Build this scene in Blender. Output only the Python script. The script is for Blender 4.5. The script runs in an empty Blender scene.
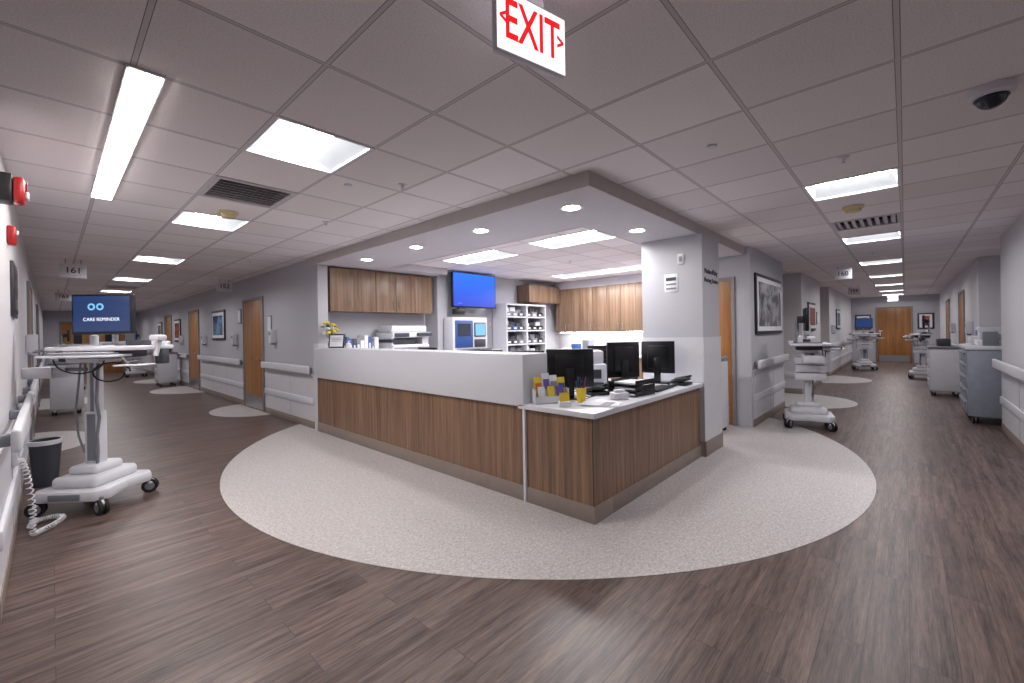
import bpy, bmesh, math, random
from mathutils import Vector, Matrix
random.seed(7)
R90=math.radians(90)
def lin(c):
    c=c/255.0
    return c/12.92 if c<=0.04045 else ((c+0.055)/1.055)**2.4
def s(r,g,b): return (lin(r),lin(g),lin(b),1.0)

# ---------------------------------------------------------------- materials
def newmat(name):
    m=bpy.data.materials.new(name); m.use_nodes=True
    nt=m.node_tree; b=nt.nodes['Principled BSDF']
    return m,nt,b
def N(nt,t,**kw):
    n=nt.nodes.new(t)
    for k,v in kw.items(): setattr(n,k,v)
    return n
def ramp(nt,c0,c1,p0=0.3,p1=0.7):
    r=N(nt,'ShaderNodeValToRGB'); e=r.color_ramp.elements
    e[0].position=p0; e[0].color=c0; e[1].position=p1; e[1].color=c1
    return r
def M(name,col,rough=0.5,metal=0.0,var=0.06,scale=12,bump=0.0):
    m,nt,b=newmat(name)
    tc=N(nt,'ShaderNodeTexCoord'); no=N(nt,'ShaderNodeTexNoise'); no.inputs['Scale'].default_value=scale; no.inputs['Detail'].default_value=4
    nt.links.new(tc.outputs['Object'],no.inputs['Vector'])
    c0=tuple(x*(1-var) for x in col[:3])+(1,); c1=tuple(min(1,x*(1+var)) for x in col[:3])+(1,)
    r=ramp(nt,c0,c1); nt.links.new(no.outputs['Fac'],r.inputs['Fac']); nt.links.new(r.outputs['Color'],b.inputs['Base Color'])
    b.inputs['Roughness'].default_value=rough; b.inputs['Metallic'].default_value=metal
    if bump>0:
        bp=N(nt,'ShaderNodeBump'); bp.inputs['Strength'].default_value=bump; bp.inputs['Distance'].default_value=0.002
        nt.links.new(no.outputs['Fac'],bp.inputs['Height']); nt.links.new(bp.outputs['Normal'],b.inputs['Normal'])
    return m
def EM(name,col,strength,base=0.02,rough=0.35):
    m,nt,b=newmat(name)
    b.inputs['Base Color'].default_value=(base,base,base,1); b.inputs['Roughness'].default_value=rough
    b.inputs['Emission Color'].default_value=col; b.inputs['Emission Strength'].default_value=strength
    return m
def woodgrain(name,dark,light,axis_scale,rough=0.4,contrast=(0.3,0.7)):
    m,nt,b=newmat(name)
    tc=N(nt,'ShaderNodeTexCoord'); mp=N(nt,'ShaderNodeMapping'); mp.inputs['Scale'].default_value=axis_scale
    nt.links.new(tc.outputs['Object'],mp.inputs['Vector'])
    no=N(nt,'ShaderNodeTexNoise'); no.inputs['Scale'].default_value=1.0; no.inputs['Detail'].default_value=7; no.inputs['Roughness'].default_value=0.7; no.inputs['Distortion'].default_value=0.2
    nt.links.new(mp.outputs['Vector'],no.inputs['Vector'])
    r=ramp(nt,dark,light,*contrast); nt.links.new(no.outputs['Fac'],r.inputs['Fac'])
    nt.links.new(r.outputs['Color'],b.inputs['Base Color']); b.inputs['Roughness'].default_value=rough
    return m

m_wall =M('wall_paint_grey',s(180,179,186),0.6,bump=0.05,scale=60,var=0.02)
m_wallL=M('wall_paint_light',s(202,200,205),0.6,bump=0.05,scale=60,var=0.02)
m_wains=M('wainscot_panel',s(207,206,212),0.4,var=0.02)
m_base =M('taupe_base',s(138,124,117),0.5)
m_fascia=M('soffit_fascia_taupe',s(184,177,177),0.6,var=0.03)
m_soff =M('soffit_paint',s(192,188,195),0.7,var=0.02)
m_white=M('solid_surface_white',s(210,210,217),0.28,var=0.015,scale=80)
m_plw  =M('plastic_white',s(210,210,217),0.35,var=0.02)
m_plg  =M('plastic_grey',s(122,124,134),0.4)
m_dkg  =M('plastic_darkgrey',s(56,58,66),0.45)
m_blk  =M('plastic_black',s(16,16,20),0.35)
m_rub  =M('rubber_black',s(24,24,26),0.7)
m_met  =M('metal_brushed',s(170,172,178),0.3,metal=0.9)
m_metc =M('cart_metal',s(146,152,166),0.4,metal=0.1)
m_red  =M('alarm_red',s(160,12,20),0.35)
m_yel  =M('paper_yellow',s(220,190,50),0.6)
m_pap  =M('paper_white',s(222,222,228),0.7)
m_pur  =M('paper_purple',s(96,76,160),0.6)
m_blue =M('bin_blue',s(44,76,140),0.4)
m_org  =M('paper_orange',s(200,100,50),0.6)
m_grn  =M('leaf_green',s(60,110,50),0.6)
m_frame=M('frame_dark',s(46,44,50),0.45)
m_alu  =M('doorframe_grey',s(130,127,132),0.5)
m_glass=M('glass_dark',s(36,42,56),0.08)
m_beige=M('plastic_beige',s(206,190,150),0.4)
m_vent =M('vent_grey',s(190,186,192),0.5)
m_vdark=M('vent_dark',s(40,38,42),0.8)
m_deskwood=woodgrain('desk_wood_laminate',s(82,60,47),s(154,120,95),(26,26,0.8),0.4,contrast=(0.3,0.7))
m_cabwood=woodgrain('cabinet_wood_laminate',s(96,74,60),s(150,122,100),(22,22,0.7),0.4,contrast=(0.3,0.7))
m_door =woodgrain('door_oak',s(136,88,46),s(180,124,70),(10,10,0.6),0.4)
m_seam =M('seam_dark',s(52,42,38),0.7)
m_lens =EM('light_lens',(1.0,0.985,0.99,1),56.0,.8)
m_slope=EM('light_reflector',(0.86,0.91,1.0,1),0.40,.25)
m_lin  =EM('linear_lens',(1.0,0.93,0.86,1),30.0,.8)
m_down =EM('downlight_lens',(1.0,0.97,0.92,1),90.0,.8)
m_under=EM('undercabinet_lens',(1,.97,.93,1),24)
m_scr  =EM('screen_navy',s(22,52,104),.8)
m_scrl =EM('screen_cyan',s(120,190,230),1.0)
m_scrw =EM('screen_text',s(230,240,250),1.1)
m_exw  =EM('exit_face',s(242,236,246),1.1,.5)
m_exr  =EM('exit_red',s(225,18,22),1.0)

def tvmat():
    m,nt,b=newmat('tv_screen_blue')
    tc=N(nt,'ShaderNodeTexCoord'); sp=N(nt,'ShaderNodeSeparateXYZ'); nt.links.new(tc.outputs['Generated'],sp.inputs[0])
    r=ramp(nt,s(14,60,205),s(34,116,246),0.0,1.0); nt.links.new(sp.outputs['Z'],r.inputs['Fac'])
    b.inputs['Base Color'].default_value=(0.01,0.01,0.02,1)
    nt.links.new(r.outputs['Color'],b.inputs['Emission Color']); b.inputs['Emission Strength'].default_value=1.0
    return m
m_tv=tvmat()

GX,PX=0.83,0.575
GY,PY=0.01,0.61
def ceilmat():
    m,nt,b=newmat('ceiling_tiles')
    L=nt.links.new
    tc=N(nt,'ShaderNodeTexCoord'); sp=N(nt,'ShaderNodeSeparateXYZ'); L(tc.outputs['Object'],sp.inputs[0])
    def math_(op,a,bv):
        n=N(nt,'ShaderNodeMath',operation=op)
        for i,v in enumerate((a,bv)):
            if v is None: continue
            if isinstance(v,(int,float)): n.inputs[i].default_value=v
            else: L(v,n.inputs[i])
        return n.outputs[0]
    ds=[];ids=[]
    for ax,g,p in (('X',GX,PX),('Y',GY,PY)):
        u=math_('DIVIDE',math_('SUBTRACT',sp.outputs[ax],g),p)
        fl=math_('FLOOR',u,None); ids.append(fl)
        fr=math_('SUBTRACT',u,fl)
        d=math_('MULTIPLY',math_('MINIMUM',fr,math_('SUBTRACT',1.0,fr)),p)
        ds.append(d)
    d=math_('MINIMUM',ds[0],ds[1])
    bar=math_('LESS_THAN',d,0.0085)
    gap=math_('LESS_THAN',d,0.0115)
    cb=N(nt,'ShaderNodeCombineXYZ'); L(ids[0],cb.inputs[0]); L(ids[1],cb.inputs[1])
    wn=N(nt,'ShaderNodeTexWhiteNoise'); L(cb.outputs[0],wn.inputs['Vector'])
    no=N(nt,'ShaderNodeTexNoise'); no.inputs['Scale'].default_value=140; no.inputs['Detail'].default_value=3; L(tc.outputs['Object'],no.inputs['Vector'])
    fac=math_('ADD',math_('MULTIPLY',no.outputs['Fac'],0.8),math_('MULTIPLY',wn.outputs['Value'],0.2))
    r=ramp(nt,s(214,207,209),s(245,240,243),0.3,0.75); L(fac,r.inputs['Fac'])
    mx=N(nt,'ShaderNodeMix',data_type='RGBA'); L(gap,mx.inputs[0]); L(r.outputs['Color'],mx.inputs[6]); mx.inputs[7].default_value=s(124,118,121)
    mx2=N(nt,'ShaderNodeMix',data_type='RGBA'); L(bar,mx2.inputs[0]); L(mx.outputs[2],mx2.inputs[6]); mx2.inputs[7].default_value=s(202,196,200)
    L(mx2.outputs[2],b.inputs['Base Color']); b.inputs['Roughness'].default_value=0.85
    bp=N(nt,'ShaderNodeBump'); bp.inputs['Strength'].default_value=0.25; bp.inputs['Distance'].default_value=0.003
    L(no.outputs['Fac'],bp.inputs['Height']); L(bp.outputs['Normal'],b.inputs['Normal'])
    return m
m_ceil=ceilmat()
def floormat():
    m,nt,b=newmat('vinyl_plank_floor'); L=nt.links.new
    tc=N(nt,'ShaderNodeTexCoord')
    br=N(nt,'ShaderNodeTexBrick'); br.offset=0.37; br.inputs['Scale'].default_value=1.0
    br.inputs['Brick Width'].default_value=1.22; br.inputs['Row Height'].default_value=0.152
    br.inputs['Mortar Size'].default_value=0.0012; br.inputs['Mortar Smooth'].default_value=0.2
    br.inputs['Color1'].default_value=(0,0,0,1); br.inputs['Color2'].default_value=(1,1,1,1); br.inputs['Mortar'].default_value=(0,0,0,1)
    L(tc.outputs['Object'],br.inputs['Vector'])
    ml=N(nt,'ShaderNodeVectorMath',operation='SCALE'); L(br.outputs['Color'],ml.inputs[0]); ml.inputs['Scale'].default_value=17.0
    def layer(sc,rough,det):
        mp=N(nt,'ShaderNodeMapping'); mp.inputs['Scale'].default_value=sc; L(tc.outputs['Object'],mp.inputs['Vector'])
        va=N(nt,'ShaderNodeVectorMath',operation='ADD'); L(mp.outputs[0],va.inputs[0]); L(ml.outputs[0],va.inputs[1])
        no=N(nt,'ShaderNodeTexNoise'); no.inputs['Scale'].default_value=1.0; no.inputs['Detail'].default_value=det; no.inputs['Roughness'].default_value=rough
        L(va.outputs[0],no.inputs['Vector']); return no.outputs['Fac']
    a=layer((1.6,26,1),0.6,5); c=layer((9,150,1),0.6,4)
    mixf=N(nt,'ShaderNodeMix',data_type='FLOAT'); mixf.inputs[0].default_value=0.42; L(a,mixf.inputs[2]); L(c,mixf.inputs[3])
    r=ramp(nt,s(46,34,32),s(128,107,100),0.36,0.66); L(mixf.outputs[0],r.inputs['Fac'])
    r2=ramp(nt,(0.82,0.81,0.81,1),(1.12,1.1,1.1,1),0,1); L(br.outputs['Color'],r2.inputs['Fac'])
    mx=N(nt,'ShaderNodeMix',data_type='RGBA'); mx.blend_type='MULTIPLY'; mx.inputs[0].default_value=1; L(r.outputs['Color'],mx.inputs[6]); L(r2.outputs['Color'],mx.inputs[7])
    mo=N(nt,'ShaderNodeMix',data_type='RGBA'); L(br.outputs['Fac'],mo.inputs[0]); L(mx.outputs[2],mo.inputs[6]); mo.inputs[7].default_value=s(32,25,25)
    L(mo.outputs[2],b.inputs['Base Color'])
    b.inputs['Roughness'].default_value=0.38
    bp=N(nt,'ShaderNodeBump'); bp.inputs['Strength'].default_value=0.12; bp.inputs['Distance'].default_value=0.001; L(c,bp.inputs['Height']); L(bp.outputs['Normal'],b.inputs['Normal'])
    return m
m_floor=floormat()
def inlaymat():
    m,nt,b=newmat('floor_inlay_sheet'); L=nt.links.new
    tc=N(nt,'ShaderNodeTexCoord')
    mp=N(nt,'ShaderNodeMapping'); mp.inputs['Scale'].default_value=(1.5,2.2,1); mp.inputs['Rotation'].default_value=(0,0,0.5); L(tc.outputs['Object'],mp.inputs[0])
    n1=N(nt,'ShaderNodeTexNoise'); n1.inputs['Scale'].default_value=26; n1.inputs['Detail'].default_value=8; n1.inputs['Roughness'].default_value=0.8; L(mp.outputs[0],n1.inputs['Vector'])
    n2=N(nt,'ShaderNodeTexVoronoi'); n2.inputs['Scale'].default_value=90; L(tc.outputs['Object'],n2.inputs['Vector'])
    ad=N(nt,'ShaderNodeMath',operation='MULTIPLY_ADD'); L(n2.outputs['Distance'],ad.inputs[0]); ad.inputs[1].default_value=0.2; L(n1.outputs['Fac'],ad.inputs[2])
    r=ramp(nt,s(150,143,140),s(212,207,207),0.42,0.76); L(ad.outputs[0],r.inputs['Fac'])
    L(r.outputs['Color'],b.inputs['Base Color']); b.inputs['Roughness'].default_value=0.42
    return m
m_inlay=inlaymat()

# ---------------------------------------------------------------- mesh builder
class B:
    def __init__(self): self.bm=bmesh.new(); self.mats=[]
    def mi(self,m):
        if m not in self.mats: self.mats.append(m)
        return self.mats.index(m)
    def _merge(self,t,m,M4=None):
        if M4 is not None: t.transform(M4)
        i=self.mi(m)
        for f in t.faces: f.material_index=i
        me=bpy.data.meshes.new('tmp'); t.to_mesh(me); t.free(); self.bm.from_mesh(me); bpy.data.meshes.remove(me)
    def box(self,x0,x1,y0,y1,z0,z1,m,bev=0.0,rot=None,seg=2):
        t=bmesh.new(); bmesh.ops.create_cube(t,size=1)
        bmesh.ops.scale(t,vec=(abs(x1-x0),abs(y1-y0),abs(z1-z0)),verts=t.verts)
        if bev>0: bmesh.ops.bevel(t,geom=t.edges[:],offset=bev,segments=seg,affect='EDGES',profile=0.5)
        T=Matrix.Translation(((x0+x1)/2,(y0+y1)/2,(z0+z1)/2))
        if rot is not None: T=T@rot
        self._merge(t,m,T); return self
    def cyl(self,p0,p1,r0,m,r1=None,seg=20,cap=True):
        p0=Vector(p0);p1=Vector(p1); d=p1-p0
        t=bmesh.new(); bmesh.ops.create_cone(t,cap_ends=cap,segments=seg,radius1=r0,radius2=r0 if r1 is None else r1,depth=d.length)
        q=Vector((0,0,1)).rotation_difference(d.normalized()).to_matrix().to_4x4()
        self._merge(t,m,Matrix.Translation((p0+p1)/2)@q); return self
    def sph(self,c,r,m,sc=(1,1,1),seg=16):
        t=bmesh.new(); bmesh.ops.create_uvsphere(t,u_segments=seg,v_segments=max(6,seg//2),radius=r)
        bmesh.ops.scale(t,vec=sc,verts=t.verts); self._merge(t,m,Matrix.Translation(c)); return self
    def tube(self,pts,r,m,seg=8):
        pts=[Vector(p) for p in pts]; t=bmesh.new(); rings=[]
        up=Vector((0.13,0.21,0.97)).normalized()
        for i,p in enumerate(pts):
            d=(pts[min(i+1,len(pts)-1)]-pts[max(i-1,0)]).normalized()
            a=d.cross(up)
            if a.length<1e-3: a=d.cross(Vector((1,0,0)))
            a.normalize(); b_=d.cross(a).normalized(); 
            rings.append([t.verts.new(p+(a*math.cos(k*2*math.pi/seg)+b_*math.sin(k*2*math.pi/seg))*r) for k in range(seg)])
        for i in range(len(rings)-1):
            for k in range(seg):
                t.faces.new((rings[i][k],rings[i][(k+1)%seg],rings[i+1][(k+1)%seg],rings[i+1][k]))
        t.faces.new(rings[0][::-1]); t.faces.new(rings[-1]); self._merge(t,m); return self
    def prism(self,pts,z0,z1,m,bev=0.0,M4=None):
        t=bmesh.new(); vs=[t.verts.new((x,y,z0)) for x,y in pts]; f=t.faces.new(vs)
        r=bmesh.ops.extrude_face_region(t,geom=[f]); ev=[v for v in r['geom'] if isinstance(v,bmesh.types.BMVert)]
        bmesh.ops.translate(t,vec=(0,0,z1-z0),verts=ev); bmesh.ops.recalc_face_normals(t,faces=t.faces)
        if bev>0: bmesh.ops.bevel(t,geom=t.edges[:],offset=bev,segments=2,affect='EDGES',profile=0.5)
        self._merge(t,m,M4); return self
    def quad(self,vs,m):
        t=bmesh.new(); t.faces.new([t.verts.new(v) for v in vs]); self._merge(t,m); return self
    def lathe(self,prof,m,c=(0,0,0),seg=24):
        t=bmesh.new(); rings=[]
        for r,z in prof: rings.append([t.verts.new((c[0]+r*math.cos(k*2*math.pi/seg),c[1]+r*math.sin(k*2*math.pi/seg),c[2]+z)) for k in range(seg)])
        for i in range(len(rings)-1):
            for k in range(seg): t.faces.new((rings[i][k],rings[i][(k+1)%seg],rings[i+1][(k+1)%seg],rings[i+1][k]))
        bmesh.ops.recalc_face_normals(t,faces=t.faces); self._merge(t,m); return self
    def mesh(self,name):
        me=bpy.data.meshes.new(name); self.bm.to_mesh(me); self.bm.free()
        for m in self.mats: me.materials.append(m)
        for p in me.polygons: p.use_smooth=True
        me.set_sharp_from_angle(angle=math.radians(32))
        return me
    def obj(self,name,loc=(0,0,0),rot=0.0,parent=None):
        me=self.mesh(name); o=bpy.data.objects.new(name,me); bpy.context.collection.objects.link(o)
        o.location=loc; o.rotation_euler=(0,0,rot)
        if parent: o.parent=parent
        return o
def inst(o,name,loc,rot=0.0):
    n=bpy.data.objects.new(name,o.data); bpy.context.collection.objects.link(n); n.location=loc; n.rotation_euler=(0,0,rot); return n
def text(parent,name,body,size,loc,rotz,m,ext=0.001,align='CENTER',sx=1.0,bold=0.0):
    c=bpy.data.curves.new(name,'FONT'); c.body=body; c.size=size; c.extrude=ext; c.align_x=align; c.align_y='CENTER'; c.offset=bold
    o=bpy.data.objects.new('tmp_t',c); bpy.context.collection.objects.link(o)
    bpy.context.view_layer.update()
    me=bpy.data.meshes.new_from_object(o.evaluated_get(bpy.context.evaluated_depsgraph_get()))
    bpy.data.objects.remove(o); me.name=name; me.materials.clear(); me.materials.append(m)
    t=bpy.data.objects.new(name,me); bpy.context.collection.objects.link(t)
    t.rotation_euler=(R90,0,rotz); t.location=loc; t.scale=(sx,1,1)
    t.parent=parent
    return t
FACE={'-Y':0.0,'-X':-R90,'+X':R90,'+Y':2*R90}

# ---------------------------------------------------------------- room shell
CZ=2.60; SZ=2.49
o=B().box(-3.6,23,-4.2,27,-0.1,0,m_floor).obj('floor')

lights2=[]
for j in (4,8,13,18,23,28,33,38): lights2.append((0,j))
for k in (6,11,16,21,26,31,35): lights2.append((k,0))
lights2+= [(-4,-1),(0,-5),(5,-5)]
lights24=[(6,4),(6,7),(11,5),(11,7)]
vents=[(0,6),(9,0),(0,21)]
holes=set(lights2)|set(vents)
for k,j in lights24: holes|={(k,j),(k,j+1)}
bm=bmesh.new(); vc={}
def gv(k,j):
    if (k,j) not in vc: vc[(k,j)]=bm.verts.new((GX+PX*k,GY+PY*j,CZ))
    return vc[(k,j)]
for k in range(-8,39):
    for j in range(-8,44):
        if (k,j) in holes: continue
        bm.faces.new((gv(k,j),gv(k,j+1),gv(k+1,j+1),gv(k+1,j)))
me=bpy.data.meshes.new('ceiling'); bm.to_mesh(me); bm.free(); me.materials.append(m_ceil)
o=bpy.data.objects.new('ceiling',me); bpy.context.collection.objects.link(o)

def troffer(w,l):
    b=B(); a=w/2; c=l/2; f=0.020
    for (x0,x1,y0,y1) in ((-a,a,-c,-c+f),(-a,a,c-f,c),(-a,-a+f,-c+f,c-f),(a-f,a,-c+f,c-f)):
        b.box(x0,x1,y0,y1,-0.006,0.012,m_plw)
    A=a-f; C=c-f; i=A*0.42; ci=C-0.03
    z1=0.075
    b.quad([(-A,-C,0.01),(-A,C,0.01),(-i,ci,z1),(-i,-ci,z1)],m_slope)
    b.quad([(A,-C,0.01),(i,-ci,z1),(i,ci,z1),(A,C,0.01)],m_slope)
    b.quad([(-A,-C,0.01),(-i,-ci,z1),(i,-ci,z1),(A,-C,0.01)],m_slope)
    b.quad([(-A,C,0.01),(A,C,0.01),(i,ci,z1),(-i,ci,z1)],m_slope)
    b.quad([(-i,-ci,z1),(-i,ci,z1),(i,ci,z1),(i,-ci,z1)],m_lens)
    b.box(-a+.002,a-.002,-c+.002,c-.002,.082,.09,m_plg)
    return b
base=None
for k,j in lights2:
    loc=(GX+PX*(k+.5),GY+PY*(j+.5),CZ)
    if base is None: base=troffer(PX,PY).obj('ceiling_light',loc)
    else: inst(base,'ceiling_light',loc)
base=None
for k,j in lights24:
    loc=(GX+PX*(k+.5),GY+PY*(j+1),CZ)
    if base is None: base=troffer(PX,PY*2).obj('ceiling_light_long',loc)
    else: inst(base,'ceiling_light_long',loc)
b=B(); b.box(-.068,.068,-1.23,1.23,-0.012,-0.001,m_plw,0.003); b.box(-.058,.058,-1.215,1.215,-0.016,-0.012,m_lin)
b.obj('linear_ceiling_light',(0.30,3.66,CZ))
def vent():
    b=B(); a=PX/2;c=PY/2
    for (x0,x1,y0,y1) in ((-a,a,-c,-c+.04),(-a,a,c-.04,c),(-a,-a+.04,-c+.04,c-.04),(a-.04,a,-c+.04,c-.04)):
        b.box(x0,x1,y0,y1,-0.006,0.06,m_vent)
    n=8
    for i in range(n):
        y=-c+.07+(2*c-.14)*i/(n-1)
        b.box(-a+.04,a-.04,y-.022,y+.022,0.004,0.009,m_vent,rot=Matrix.Rotation(math.radians(28),4,'X'))
    b.box(-a+.001,a-.001,-c+.001,c-.001,0.06,0.066,m_vdark)
    return b
base=None
for k,j in vents:
    loc=(GX+PX*(k+.5),GY+PY*(j+.5),CZ)
    if base is None: base=vent().obj('air_vent',loc)
    else: inst(base,'air_vent',loc)

def wall(name,x0,x1,y0,y1,m=m_wall,z1=CZ+0.0):
    return B().box(x0,x1,y0,y1,0,z1,m).obj(name)
XR=2.72; XL=-0.20; YW=1.62; YR=-0.95
wall('wall_left_corridor_inner',XR,XR+.15,6.45,25.5)
wall('wall_left_corridor_outer',XL-.15,XL,3.3,25.5,m_wallL)
wall('wall_left_corridor_end',XL-.15,XR+.15,25.5,25.65)
wall('wall_left_return',-3.35,XL-.15,3.3,3.45)
wall('wall_rear_left',-3.35,-3.2,-3.65,3.3)
wall('wall_rear',-3.2,6.0,-3.65,-3.5)
wall('wall_rear_right',6.0,6.15,-3.5,YR-.15)
wall('wall_right_corridor_outer',6.0,8.66,YR-.15,YR,m_wallL)
wall('wall_right_alcove_side',8.51,8.66,YR-.5,YR-.15)
wall('wall_right_alcove_back',8.66,11.0,YR-.5,YR-.35,m_wallL)
wall('wall_right_corridor_outer_far',11.0,22.4,YR-.5,YR,m_wallL)
wall('wall_right_corridor_end',22.4,22.55,YR-.5,3.0)
wall('wall_station_side',6.8,6.95,YW+.15,3.15)
wall('wall_right_corridor_near',6.8,9.0,YW,YW+.15,m_wall)
wall('wall_right_recess_left',8.85,9.0,YW+.15,2.2)
wall('wall_right_recess_back',8.85,13.75,2.2,2.35)
wall('wall_right_corridor_middle',10.9,13.6,YW,2.2,m_wallL)
wall('wall_right_recess_back_far',13.75,15.4,2.2,2.35)
wall('wall_right_corridor_far',15.4,22.4,YW,2.2,m_wallL)
wall('wall_station_right',6.95,8.65,3.0,3.15)
wall('wall_station_back',8.65,8.8,3.0,6.55,m_wallL)
wall('wall_station_tv',4.9,8.65,6.4,6.55,m_wall)
wall('wall_station_jog',4.9,5.05,6.55,6.95)
wall('wall_station_left',XR+.15,4.9,6.8,6.95)
wall('column',4.92,5.5,1.65,2.36,m_wall,SZ)
b=B()
b.box(2.70,3.70,1.70,6.8,SZ,CZ,m_soff); b.box(3.70,6.9,1.70,2.40,SZ,CZ,m_soff); b.box(3.70,4.9,6.1,6.8,SZ,CZ,m_soff)
b.box(2.685,2.70,1.685,6.8,SZ-.004,CZ,m_fascia); b.box(2.70,6.8,1.685,1.70,SZ-.004,CZ,m_fascia)
b.box(3.70,3.71,2.40,6.1,SZ-.004,CZ,m_fascia); b.box(3.71,6.8,2.40,2.41,SZ-.004,CZ,m_fascia)
b.obj('ceiling_soffit')
base=None
for x,y in ((3.07,2.11),(3.07,3.25),(3.07,4.42),(3.07,5.62),(4.28,2.1),(5.9,2.05)):
    if base is None:
        b=B(); b.lathe([(0.10,0.0),(0.098,-0.006),(0.075,-0.004),(0.068,0.0)],m_plw); b.cyl((0,0,-0.0035),(0,0,-0.001),0.07,m_down)
        base=b.obj('recessed_downlight',(x,y,SZ))
    else: inst(base,'recessed_downlight',(x,y,SZ))

def dress(name,facing,x,y,L,rail=True,wains=True):
    b=B(); b.box(0,L,-.016,0,0,.11,m_base,0.002); b.obj('baseboard_'+name,(x,y,0),FACE[facing])
    if wains:
        b=B(); b.box(0,L,-.010,0,.11,.80,m_wains); b.box(0,L,-.016,0,.80,.825,m_plw,0.003)
        n=int(L/1.22)
        for i in range(1,n+1): b.box(i*1.22-.003,i*1.22+.003,-.0115,0,.11,.80,m_plg)
        b.box(0,L,-.028,0,.36,.46,m_plw,0.008)
        b.obj('trim_'+name,(x,y,0),FACE[facing])
    if rail:
        b=B()
        b.box(0.02,L-.02,-.095,-.055,.84,.96,m_plw,0.016,seg=3)
        n=max(2,int(L/1.0)+1)
        for i in range(n):
            px=0.1+(L-.2)*i/(n-1); b.box(px-.03,px+.03,-.06,-.001,.87,.93,m_plg,0.005)
        b.obj('handrail',(x,y,0),FACE[facing])
dress('left_inner_a','-X',XR,8.78,8.78-6.62)
dress('left_inner_b','-X',XR,13.8,3.7)
dress('left_inner_c','-X',XR,17.5,2.3)
dress('left_inner_d','-X',XR,25.4,6.4)
dress('left_outer_a','+X',XL,3.35,2.5)
dress('left_outer_b','+X',XL,6.6,1.5)
dress('left_outer_c','+X',XL,9.5,4.0)
dress('left_outer_d','+X',XL,14.8,10.6)
dress('right_near','-Y',6.86,YW,2.1)
dress('right_mid','-Y',10.95,YW,2.6)
dress('right_far','-Y',15.45,YW,6.9)
dress('right_recess','-X',10.9,2.19,0.56,rail=False)
dress('right_recess_far','-X',15.4,2.19,0.56,rail=False)
dress('right_outer_near','+Y',8.64,YR,2.6)
dress('right_outer_b','+Y',13.25,YR,2.2)
dress('right_outer_c','+Y',17.45,YR,3.95)
dress('right_outer_d','+Y',22.35,YR,3.65)
b=B(); b.box(4.905,5.515,1.635,1.65,0,.17,m_base,0.002); b.box(4.905,4.92,1.635,2.36,0,.17,m_base); b.box(5.5,5.515,1.65,2.36,0,.17,m_base)
b.obj('baseboard_column')
b=B(); b.box(4.915,5.505,1.642,1.65,.17,1.33,m_wains); b.box(4.912,4.92,1.65,2.36,.826,1.33,m_wains)
b.box(5.5,5.505,1.65,2.36,.17,1.33,m_wains); b.obj('trim_column')
b=B(); b.box(XR,XR+.15,6.442,6.45,0.0,1.30,m_wains); b.box(XR-.012,XR,6.45,6.6,0,1.3,m_wains);b.obj('trim_desk_end')

def door(name,facing,x,y,w=1.05,h=2.13,window=False,m=None):
    b=B(); fr=.05; m=m or m_door
    b.box(-fr,0,-.03,0,0,h+fr,m_alu,.004); b.box(w,w+fr,-.03,0,0,h+fr,m_alu,.004); b.box(0,w,-.03,0,h,h+fr,m_alu,.004)
    b.box(.003,w-.003,-.018,0,0.008,h-.003,m,.002)
    b.box(.05,w-.05,-.021,-.015,.03,.28,m_met)
    b.cyl((w-.09,-.075,1.0),(w-.09,-.015,1.0),.012,m_met); b.cyl((w-.10,-.07,1.0),(w-.22,-.07,1.0),.010,m_met)
    b.cyl((w-.09,-.022,1.0),(w-.09,-.016,1.0),.03,m_met)
    if window: b.box(w*.6,w*.6+.14,-.021,-.015,1.2,1.8,m_glass)
    b.obj(name,(x,y,0),FACE[facing])
door('door_1','-X',XR,10.0,1.12)
door('door_2','-X',XR,15.1,1.12)
door('door_3','-X',XR,18.9,1.12)
door('door_4','+X',XL,8.25,1.12)
door('door_5','+X',XL,13.6,1.1)
door('door_6','-Y',9.55,2.2,1.05)
door('door_7','-Y',14.0,2.2,1.05)
door('door_8','-X',22.4,0.82,1.0)
door('door_9','-X',6.8,2.85,0.98)
door('door_10','+Y',14.4,YR,1.05)
door('door_11','+Y',18.6,YR,1.05)
b=B(); b.box(-.05,0,-.03,0,0,2.18,m_alu); b.box(1.9,1.95,-.03,0,0,2.18,m_alu); b.box(0,1.9,-.03,0,2.13,2.18,m_alu)
for x0 in (.005,.955):
    b.box(x0,x0+.94,-.018,0,.01,2.12,m_door,.002); b.box(x0+.35,x0+.6,-.022,-.015,1.1,1.85,m_glass); b.cyl((x0+.1,-.05,1.0),(x0+.84,-.05,1.0),.015,m_met)
b.obj('double_door',(.3,25.5,0),0)

b=B(); n=128; b.prism([(3.8*math.cos(2*math.pi*i/n),3.8*math.sin(2*math.pi*i/n)) for i in range(n)],0.0005,0.003,m_inlay)
b.obj('floor_inlay_station',(4.79,4.0,0))
def half(name,x,y,r,facing,ex=1.0):
    b=B(); n=40; b.prism([(r*ex*math.cos(math.pi*i/n),-r*math.sin(math.pi*i/n)) for i in range(n+1)],0.0005,0.003,m_inlay)
    b.obj(name,(x,y,0),FACE[facing])
half('floor_inlay_a',XR-.02,9.4,.72,'-X',1.25); half('floor_inlay_b',XR-.02,14.5,.95,'-X',1.2); half('floor_inlay_c',XR-.02,18.3,.9,'-X',1.2)
half('floor_inlay_d',XL+.02,8.8,.6,'+X',1.6); half('floor_inlay_e',XL+.02,14.1,.9,'+X',1.3)
half('floor_inlay_f',9.95,YW-.02,.95,'-Y',1.05); half('floor_inlay_g',14.5,YW-.02,.95,'-Y',1.15)
b=B(); b.box(9.02,10.88,YW-.02,2.19,.0005,.003,m_inlay); b.obj('floor_inlay_h')
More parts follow.
